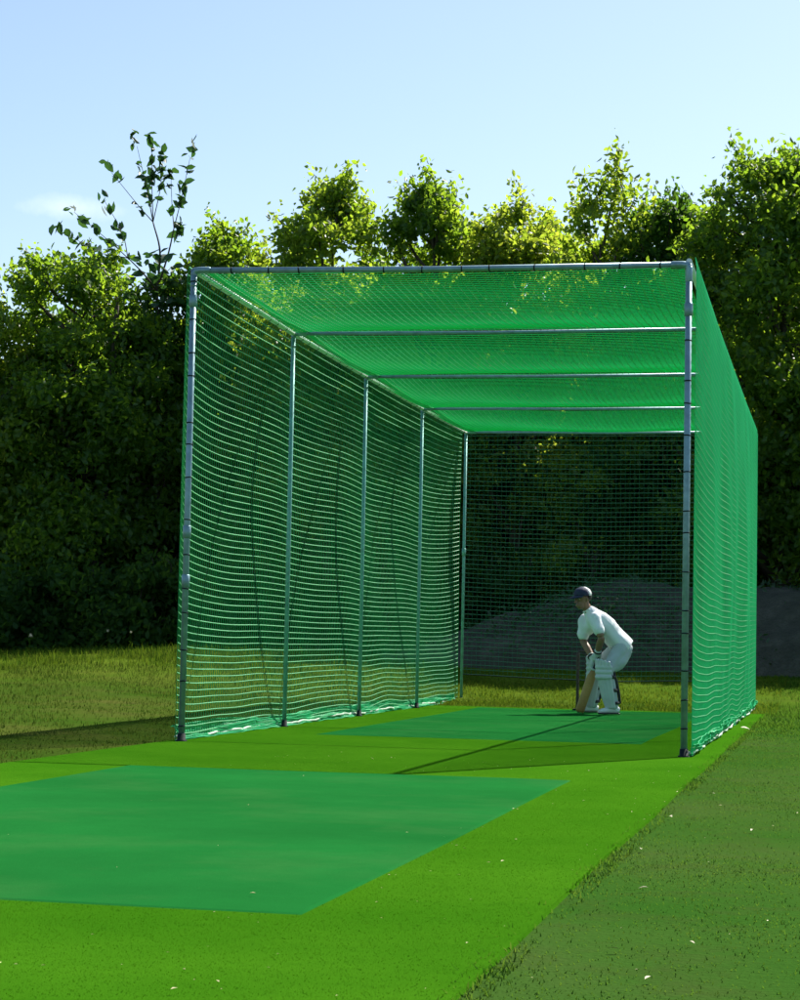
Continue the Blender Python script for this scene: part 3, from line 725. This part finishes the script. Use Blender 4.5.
# pads
for k, a in ((knL, anL), (knR, anR)):
    k = np.array(k); a = np.array(a); pd = MB()
    front = np.array([-.86, 0, .5])
    for s in np.linspace(-1, 1, 7):      # seven padded canes, wrapped round the front of the shin
        ang = s*1.15; side = np.cross([0, 1, 0], front)
        def off(r): return front*(math.cos(ang)*r) + side*(math.sin(ang)*r*1.02)
        top = k+np.array([0, .14-.03*abs(s)**2, 0])
        limb(pd, [a+off(.072)+np.array([0, .0, 0]), mid(a, k, .35)+off(.092), mid(a, k, .75)+off(.098), k+off(.102)+np.array([0, .02, 0]), top+off(.125)], [.022, .026, .027, .027, .020], 4, 8)
    for dv in (-.06, 0., .055):
        pts = [k+np.array([0, dv, 0])+front*(math.cos(g)*.112)+np.cross([0, 1, 0], front)*(math.sin(g)*.112) for g in np.linspace(-1.3, 1.3, 9)]
        capsule(pd, Q(pts), .030, sides=8)
    po = remesh(pd, 'leg_pad', .008, M['pad'], bat_root, 3)
    for tt, w_ in ((.12, .034), (.48, .04), (.86, .04)):
        c = a*(1-tt)+k*tt; rr = .088+.012*tt
        pts = [c+front*(math.cos(g)*rr)+np.cross([0, 1, 0], front)*(math.sin(g)*rr) for g in np.linspace(1.2, 2*math.pi-1.2, 15)]
        mb = MB(); loft(mb, Q(pts), .006, w_/2, 8, ref=e_v); mb.build('strap', M['black'], po)
    mb = MB(); limb(mb, [a+np.array([.085, .05, .01]), mid(a, k, .5)+np.array([.098, 0, .01]), k+np.array([.085, .0, .01])], [.014, .02, .016], 5, 8); mb.build('calf_guard', M['black'], po)
# shoes
for a, n_ in ((anL, 1), (anR, 1)):
    s_ = MB(); dx = np.array([-.93, 0, .36])
    A_ = np.array([a[0], 0, a[2]])
    P = [A_-dx*.085+[0, .05, 0], A_-dx*.05+[0, .055, 0], A_+dx*.02+[0, .058, 0], A_+dx*.09+[0, .045, 0], A_+dx*.15+[0, .036, 0], A_+dx*.185+[0, .03, 0]]
    loft(s_, Q(P), [.03, .042, .045, .05, .048, .025], [.035, .046, .048, .036, .028, .018], 14, ref=e_v)
    limb(s_, [a, (a[0], .09, a[2])], [.052, .050])
    sh_ = remesh(s_, 'shoe', .006, M['shoe'], bat_root, 3)
    mb = MB(); loft(mb, Q([p*np.array([1, 0, 1])+np.array([0, .009, 0]) for p in P]), [.034, .045, .047, .053, .050, .026], .009, 14, ref=e_v); mb.build('sole', M['black'], sh_)
# cap, hair, eyes
def dome(mb, f0, ru, rs, rz, lift, a0, a1, top=1.0, thick=.0):
    rings = 8; th = np.linspace(.05, math.pi/2*top, rings); n = 18; ph = np.linspace(a0, a1, n)
    V = [hd(f0+ru*math.sin(x)*math.cos(y), rs*math.sin(x)*math.sin(y), lift+rz*math.cos(x)) for x in th for y in ph]
    i, j = np.meshgrid(np.arange(rings-1), np.arange(n-1), indexing='ij'); k = (i*n+j).ravel(); mb.add(V, np.stack([k, k+1, k+n+1, k+n], -1))
mb = MB(); dome(mb, -.012, .112, .091, .092, .055, -1.75, 1.75, 1.08); co_ = mb.build('cap', M['navy'], bat_root)
sm_ = co_.modifiers.new('t', 'SOLIDIFY'); sm_.thickness = .006
mb = MB(); dome(mb, -.012, .111, .090, .0915, .055, 1.75, 2*math.pi-1.75, 1.08); cw = mb.build('back_panel', M['cap_white'], co_); cw.modifiers.new('t', 'SOLIDIFY').thickness = .006
mb = MB(); ph = np.linspace(-1.15, 1.15, 15); ins = [hd(-.012+.108*math.cos(a), .088*math.sin(a), .052) for a in ph]; out_ = [hd(-.012+.108*math.cos(a)+.075*math.cos(a)**.6, .092*math.sin(a), .036-.012*math.cos(a)) for a in ph]
V = np.array(ins+out_); k = np.arange(14); mb.add(V, np.stack([k, k+1, k+16, k+15], -1)); br = mb.build('brim', M['navy'], co_); br.modifiers.new('t', 'SOLIDIFY').thickness = .007
mb = MB(); dome(mb, -.016, .104, .083, .085, .03, 1.7, 2*math.pi-1.7, 1.35); hr = mb.build('hair', M['hair'], bat_root); hr.modifiers.new('t', 'SOLIDIFY').thickness = .01
for s in (-1, 1):
    mb = MB(); ellipsoid(mb, hd(.080, s*.032, .012), [hv(.012, 0, 0), hv(0, .013, 0), hv(0, 0, .011)], 10, 6); mb.build('eye', M['eye'], bat_root)
bat_root.scale = (.965, .965, .965)
# the bat he holds
bt = thing('cricket_bat', tuple(bo), 'brown wooden cricket bat gripped by the batter with its toe on the carpet', 'cricket bat')
mb = MB(); P = Q([hdl0-bx_*.0, hdl0+bx_*.02, hdl0+bx_*(bl*.34)]); capsule(mb, P, [.0185, .0175, .0175], sides=12); mb.build('handle', M['grip'], bt)
mb = MB()
fs = np.array([.30, .36, .42, .6, .8, .95, .99])*bl
loft(mb, Q([hdl0+bx_*s for s in fs]), [.018, .038, .053, .055, .055, .054, .046], [.017, .02, .024, .029, .032, .024, .014], 14, ref=q3(0, .2, 1))
mb.build('blade', M['willow'], bt)

bt.scale = (.965, .965, .965)
# ------------------------------------------------------------------ trees
def ball(n, power=.45):
    v = rng.normal(size=(n, 3)); v /= np.linalg.norm(v, axis=1, keepdims=True)
    return v*(rng.random(n)**power)[:, None]
def tree(name, base, height, rad, label, cat='tree', group=None, low=.18, nclump=60, per=400, leaf=.122, mat='leaf', trunk_r=.13, stems=1, spike=.25, shoots=22, shape=1.0, lean=(0, 0), yflat=.85):
    root = thing(name, tuple(base), label, cat, group)
    zc0 = height*low
    # clumps fill a lumpy egg; more of them near the outside
    cl = []; tries = 0
    while len(cl) < nclump and tries < 6000:
        tries += 1
        s = rng.random()**.85; an = rng.uniform(0, 6.283); rr_ = rng.random()**.38*rng.uniform(.84, 1.14)
        wd = max(.05, 1-max(0, (s-.42)/.58)**(2.6/shape))**.5*(.82+.18*min(1, s/.25))
        q = np.array([math.cos(an)*rr_*rad*wd, math.sin(an)*rr_*rad*yflat*wd, zc0+s*(height-zc0-.38)])
        q[:2] += np.array(lean)*s
        r = rng.uniform(.28, .62)*(.8+.5*(1-s))*min(1.2, rad/1.6)
        if all(np.linalg.norm(q-c[0]) > .40*(r+c[1]) for c in cl) or rng.random() < .06: cl.append((q, r))
    Cs = []
    for q, r in cl:
        n = int(per*(r/.45)**2)
        b = ball(n, .5); b *= r*np.array([1.1, 1.1, .8]); 
        ou = rng.random(n) < .22; b[ou] *= rng.uniform(1.1, 1.75, ou.sum())[:, None]
        b += .25*r*np.stack([wob(b+q, 5/r*.4, 1), wob(b+q, 5/r*.4, 2), wob(b+q, 5/r*.4, 3)], -1)
        Cs.append(q+b)
    # leafy shoots breaking the outline
    tk = MB(); tw = tk
    tops = sorted(cl, key=lambda c: -c[0][2]-.25*np.linalg.norm(c[0][:2]))
    for _ in range(shoots):
        q, r = tops[int(rng.random()**1.6*len(tops)*.5)]
        d = np.array([rng.normal()*.5+q[0]/rad*.5, rng.normal()*.4, 1.]); d /= np.linalg.norm(d); L = rng.uniform(.4, 1.3)*spike*1.6+r*.5
        pts = np.array([q+d*L*s+np.array([.08*math.sin(3*s), 0, -.1*s*s]) for s in np.linspace(0, 1, 6)])
        loft(tw, pts, np.linspace(.014, .004, 6), sides=5)
        n = int(30*L/.6); s = rng.uniform(.25, 1.05, n)
        Cs.append(q+d*(L*s)[:, None]+rng.normal(size=(n, 3))*.09)
    Cs = np.concatenate(Cs); mb = MB(); V, F4, F3 = leaves(Cs, leaf, len(Cs)); mb.add(V, F4, F3)
    mb.build('crown', M[mat], root, sm=False)
    # trunk(s) and limbs reaching the clumps
    for s_ in range(stems):
        o = np.array([rng.normal()*.25, rng.normal()*.2, -.1]) if stems > 1 else np.array([0, 0, -.1])
        P = np.array([o+np.array([lean[0]*q+.12*math.sin(2.3*q+s_)+(o[0]*1.5*q), lean[1]*q+.1*math.cos(3*q+s_), height*.86*q]) for q in np.linspace(0, 1, 10)])
        rr = trunk_r*(1-.85*np.linspace(0, 1, 10)); rr[0] *= 1.5; loft(tk, P, rr, sides=10)
    lb = tk
    for q, r in cl[::2]:
        z0 = max(.4, q[2]-rng.uniform(.5, 1.6)*(.4+np.linalg.norm(q[:2])/rad)); f = min(.95, z0/(height*.86))
        a = np.array([lean[0]*f+.12*math.sin(2.3*f), .1*math.cos(3*f), z0]); m_ = (a+q)/2+np.array([0, 0, -.12])
        P, r_ = smooth_chain([a, m_, q], [trunk_r*(1-.8*f)*.5, trunk_r*.26, .012], 4); loft(lb, P, r_, sides=6)
    tk.build('trunk', M['bark'], root)
    return root
def at(u, v, y, z=None): return place(u, v, y)
specs = [ # u centre, top v, depth y, half width px, label extra, params
 (-30, 285, 21.5, 105, 'dark leafy tree cut by the left edge of the picture', dict(mat='leaf', low=.10, nclump=80, per=310)),
 (82, 238, 22.0, 105, 'broad bushy tree behind the left bank beside the bare-stemmed sapling', dict(mat='leaf', low=.08, nclump=120, per=300, stems=3)),
 (165, 262, 23.0, 60, 'narrow shaded tree just left of the front left cage post', dict(mat='leaf_dark', low=.08, nclump=70)),
 (228, 216, 23.2, 72, 'low rounded tree rising just right of the cage left corner', dict(mat='leaf', low=.12, nclump=90)),
 (331, 172, 22.6, 80, 'yellow green domed tree above the left part of the cage beam', dict(mat='leaf', low=.12, nclump=100, spike=.3)),
 (432, 166, 22.8, 72, 'pointed tree above the middle of the cage beam', dict(mat='leaf', low=.12, nclump=95, spike=.3, shape=1.2)),
 (515, 190, 23.4, 82, 'rounded pale tree right of the pointed one above the cage beam', dict(mat='leaf', low=.12, nclump=100)),
 (597, 172, 22.4, 66, 'thin-topped tree with sparse shoots above the right half of the beam', dict(mat='leaf', low=.12, nclump=75, spike=.55, shoots=22, per=260, shape=1.2)),
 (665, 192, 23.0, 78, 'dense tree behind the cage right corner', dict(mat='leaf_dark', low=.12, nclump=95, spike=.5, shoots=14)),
 (780, 142, 22.0, 118, 'tallest big leafy tree at the right edge of the picture', dict(mat='leaf', low=.16, nclump=135, per=320, trunk_r=.2, spike=.35, shoots=16)),
]
specs += [(381, 238, 25.0, 62, 'lower tree filling the gap between the yellow green dome and the pointed tree', dict(mat='leaf', low=.12, nclump=75)),
          (474, 205, 25.2, 55, 'lower tree filling the gap right of the pointed tree', dict(mat='leaf', low=.12, nclump=75)),
          (556, 208, 25.0, 58, 'lower tree left of the thin-topped tree', dict(mat='leaf', low=.12, nclump=75)),
          (275, 232, 25.0, 58, 'lower tree left of the yellow green domed tree', dict(mat='leaf', low=.12, nclump=75)),
          (960, 175, 22.4, 110, 'leafy tree right of the tallest one, mostly out of view, added to shade the mound', dict(mat='leaf', low=.16, nclump=100, trunk_r=.18)),  # tree beyond the frame, put in to shade the mound
          (1120, 190, 21.5, 105, 'leafy tree out of view at the far right, added to shade the mound', dict(mat='leaf', low=.16, nclump=90, trunk_r=.18))]  # second unseen tree, also added for its shade on the mound
for u, v, y, hw, lab, kw in specs:
    tp_ = place(u, v, y); bz = float(gz(tp_[0], y)); dist = y+15.1
    tree('leafy_tree', (tp_[0], y, bz), tp_[2]-bz, hw*dist/CAM['f'], lab, group='trees behind the net', **kw)
# second and third rows: copies of two dense trees
def copy_tree(o, loc, rz, sc, label, group):
    c = o.copy(); COL.objects.link(c); c.location = loc; c.rotation_euler = (0, 0, rz); c.scale = (sc, sc, sc*rng.uniform(.92, 1.0)); c['label'] = label; c['group'] = group
    for ch in o.children:
        d = ch.copy(); COL.objects.link(d); d.parent = c
    return c
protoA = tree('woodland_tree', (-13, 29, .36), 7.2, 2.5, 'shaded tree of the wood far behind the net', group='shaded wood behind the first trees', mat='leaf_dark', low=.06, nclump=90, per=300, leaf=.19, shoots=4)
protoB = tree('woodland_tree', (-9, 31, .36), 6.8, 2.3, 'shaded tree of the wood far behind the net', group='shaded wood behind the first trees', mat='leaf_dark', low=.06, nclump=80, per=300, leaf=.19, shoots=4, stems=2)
k = 0
for row, (yy, x0, x1, st) in enumerate(((27, -16, 9, 2.5), (32.5, -20, 12, 3.3))):
    for x in np.arange(x0, x1, st):
        k += 1
        if (row == 0 and k % 3 == 2 and x < -6) or (row == 1 and k % 2 and x < -10) or (x > 4.5 and k % 2): continue
        copy_tree((protoA, protoB)[k % 2], (x+rng.uniform(-.6, .6), yy+rng.uniform(-1, 1), .36), rng.uniform(0, 6), rng.uniform(1.0, 1.15)+(.12 if x > -5 else 0),
                  'shaded tree of the wood far behind the net', 'shaded wood behind the first trees')
# understorey bushes
def bush(base, h, r, label, mat='leaf_dark', n=26):
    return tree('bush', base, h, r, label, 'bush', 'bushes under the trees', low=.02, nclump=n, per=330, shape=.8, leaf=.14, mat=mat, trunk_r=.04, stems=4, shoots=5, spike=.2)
for u, y, h, r, lab in ((-10, 19.6, 1.6, 1.3, 'dark bush at the foot of the tree on the left edge'), (60, 20.2, 1.8, 1.2, 'dark bush under the broad tree left of the cage'),
                  (130, 20.0, 1.9, 1.2, 'dark bush between the broad tree and the front left post'), (215, 20.4, 1.9, 1.3, 'dark bush seen through the front bay of the left net'),
                  (300, 20.4, 1.8, 1.2, 'dark bush seen through the second bay of the left net'), (390, 20.6, 2., 1.2, 'dark bush seen through the third bay of the left net'),
                  (470, 22.3, 2.4, 1.2, 'dark bush behind the left end of the mound')):
    p = place(u, 640, y); bush((p[0], y, float(gz(p[0], y))), h, r, lab)
# tall sapling with big drooping leaves
sb = place(152, 640, 22.6); sz = float(gz(sb[0], 22.6)); sap = thing('sapling', (sb[0], 22.6, sz), 'slender sapling with long bare stems and big leaves rising above the left trees', 'sapling')
base = np.array([sb[0], 22.6, sz]); st = MB(); lv = []
hub = place(157, 290, 22.6)-base
def stem(pts, r0, r1):
    P, r = smooth_chain(pts, np.linspace(r0, r1, len(pts)), 6); loft(st, P, r, sides=7); return P
stem([(0, 0, 0), hub*.5+np.array([.08, 0, 0]), hub], .06, .03)
def pp(u, v): return place(u, v, 22.6+rng.uniform(-.25, .25))-base
f1, f2, f3 = pp(153, 222), pp(174, 228), pp(128, 258)
stem([hub, pp(160, 252), f1], .024, .014); stem([hub, pp(168, 255), f2], .022, .012); stem([hub, pp(142, 272), f3], .020, .010)
shoots_ = [(f1, (147, 190), (137, 146)), (f1, (152, 186), (152, 150)), (f1, (160, 190), (163, 160)), (f1, (138, 205), (108, 168)), (f2, (181, 200), (190, 158)), (f2, (172, 205), (171, 176)),
           (f2, (182, 222), (178, 232)), (f3, (108, 240), (74, 212)), (f3, (98, 252), (68, 234)), (f3, (122, 232), (104, 200)), (hub, (120, 282), (92, 262))]
for f_, m_, e_ in shoots_:
    P = stem([f_, pp(*m_), pp(*e_)], .011, .004); q0 = P[-1]; dd = P[-1]-P[-4]; dd /= np.linalg.norm(dd)
    for sgm in np.linspace(.35, 1.0, 5):           # leaf sprays hang in short chains near the tips
        if sgm < .99 and rng.random() < .25: continue
        q = P[int(sgm*(len(P)-1))]; n_ = int(rng.integers(3, 8))
        for j_ in range(n_): lv.append(q+dd*(j_*.05)+rng.normal(size=3)*.045)
for _ in range(150): lv.append(hub+np.array([rng.normal()*.42, rng.normal()*.3, rng.uniform(-.9, .75)]))
st.build('stem', M['bark'], sap)
mb = MB(); V, F4, F3 = leaves(np.array(lv), .23, len(lv), .4, .5); mb.add(V, F4, F3); mb.build('foliage', M['leaf_broad'], sap, sm=False)
# weeds with pale heads on the bank crest
wd = None
wspots = [(27, 652), (108, 641), (131, 634)]
for i, (u, v) in enumerate(wspots):
    y = 15.3+rng.uniform(-.5, .5); p = place(u, v+8, y); z0 = float(gz(p[0], y))
    if wd is None:
        s = .7; wd = thing('weed', (p[0], y, z0-.15), 'tall thin weed with a pale flower head on the crest of the left bank', 'weed', 'weeds on the bank crest')
        mb = MB(); loft(mb, smooth_chain([(0, 0, 0), (.02, 0, .25), (.05, 0, .46)], [.005, .004, .003])[0], .004, sides=5); mb.build('stalk', M['blade_back'], wd)
        mb = MB()
        for _ in range(14):
            e = np.array([.05, 0, .47])+np.clip(rng.normal(size=3)*.014, -.02, .02); capsule(mb, [e, e+np.array([.004, 0, .012])], .005, sides=6)
        ellipsoid(mb, np.array([.05, 0, .47]), [np.array([.022, 0, 0]), np.array([0, .022, 0]), np.array([0, 0, .018])], 10, 6)
        mb.build('flower_head', M['white_scrap'], wd)
        mb = MB(); V, F4, F3 = leaves(np.array([[.01, 0, .1], [.0, .02, .18], [.03, -.01, .26], [-.01, 0, .05]]), .10, 4, .1, .3); mb.add(V, F4, F3); mb.build('leaf', M['blade_back'], wd, sm=False)
    else:
        c = wd.copy(); COL.objects.link(c); c.location = (p[0], y, z0); c.rotation_euler = (0, 0, rng.uniform(0, 6)); s = rng.uniform(.55, .8); c.scale = (s, s, s)
        for ch in wd.children: d = ch.copy(); COL.objects.link(d); d.parent = c
bpy.context.view_layer.update()
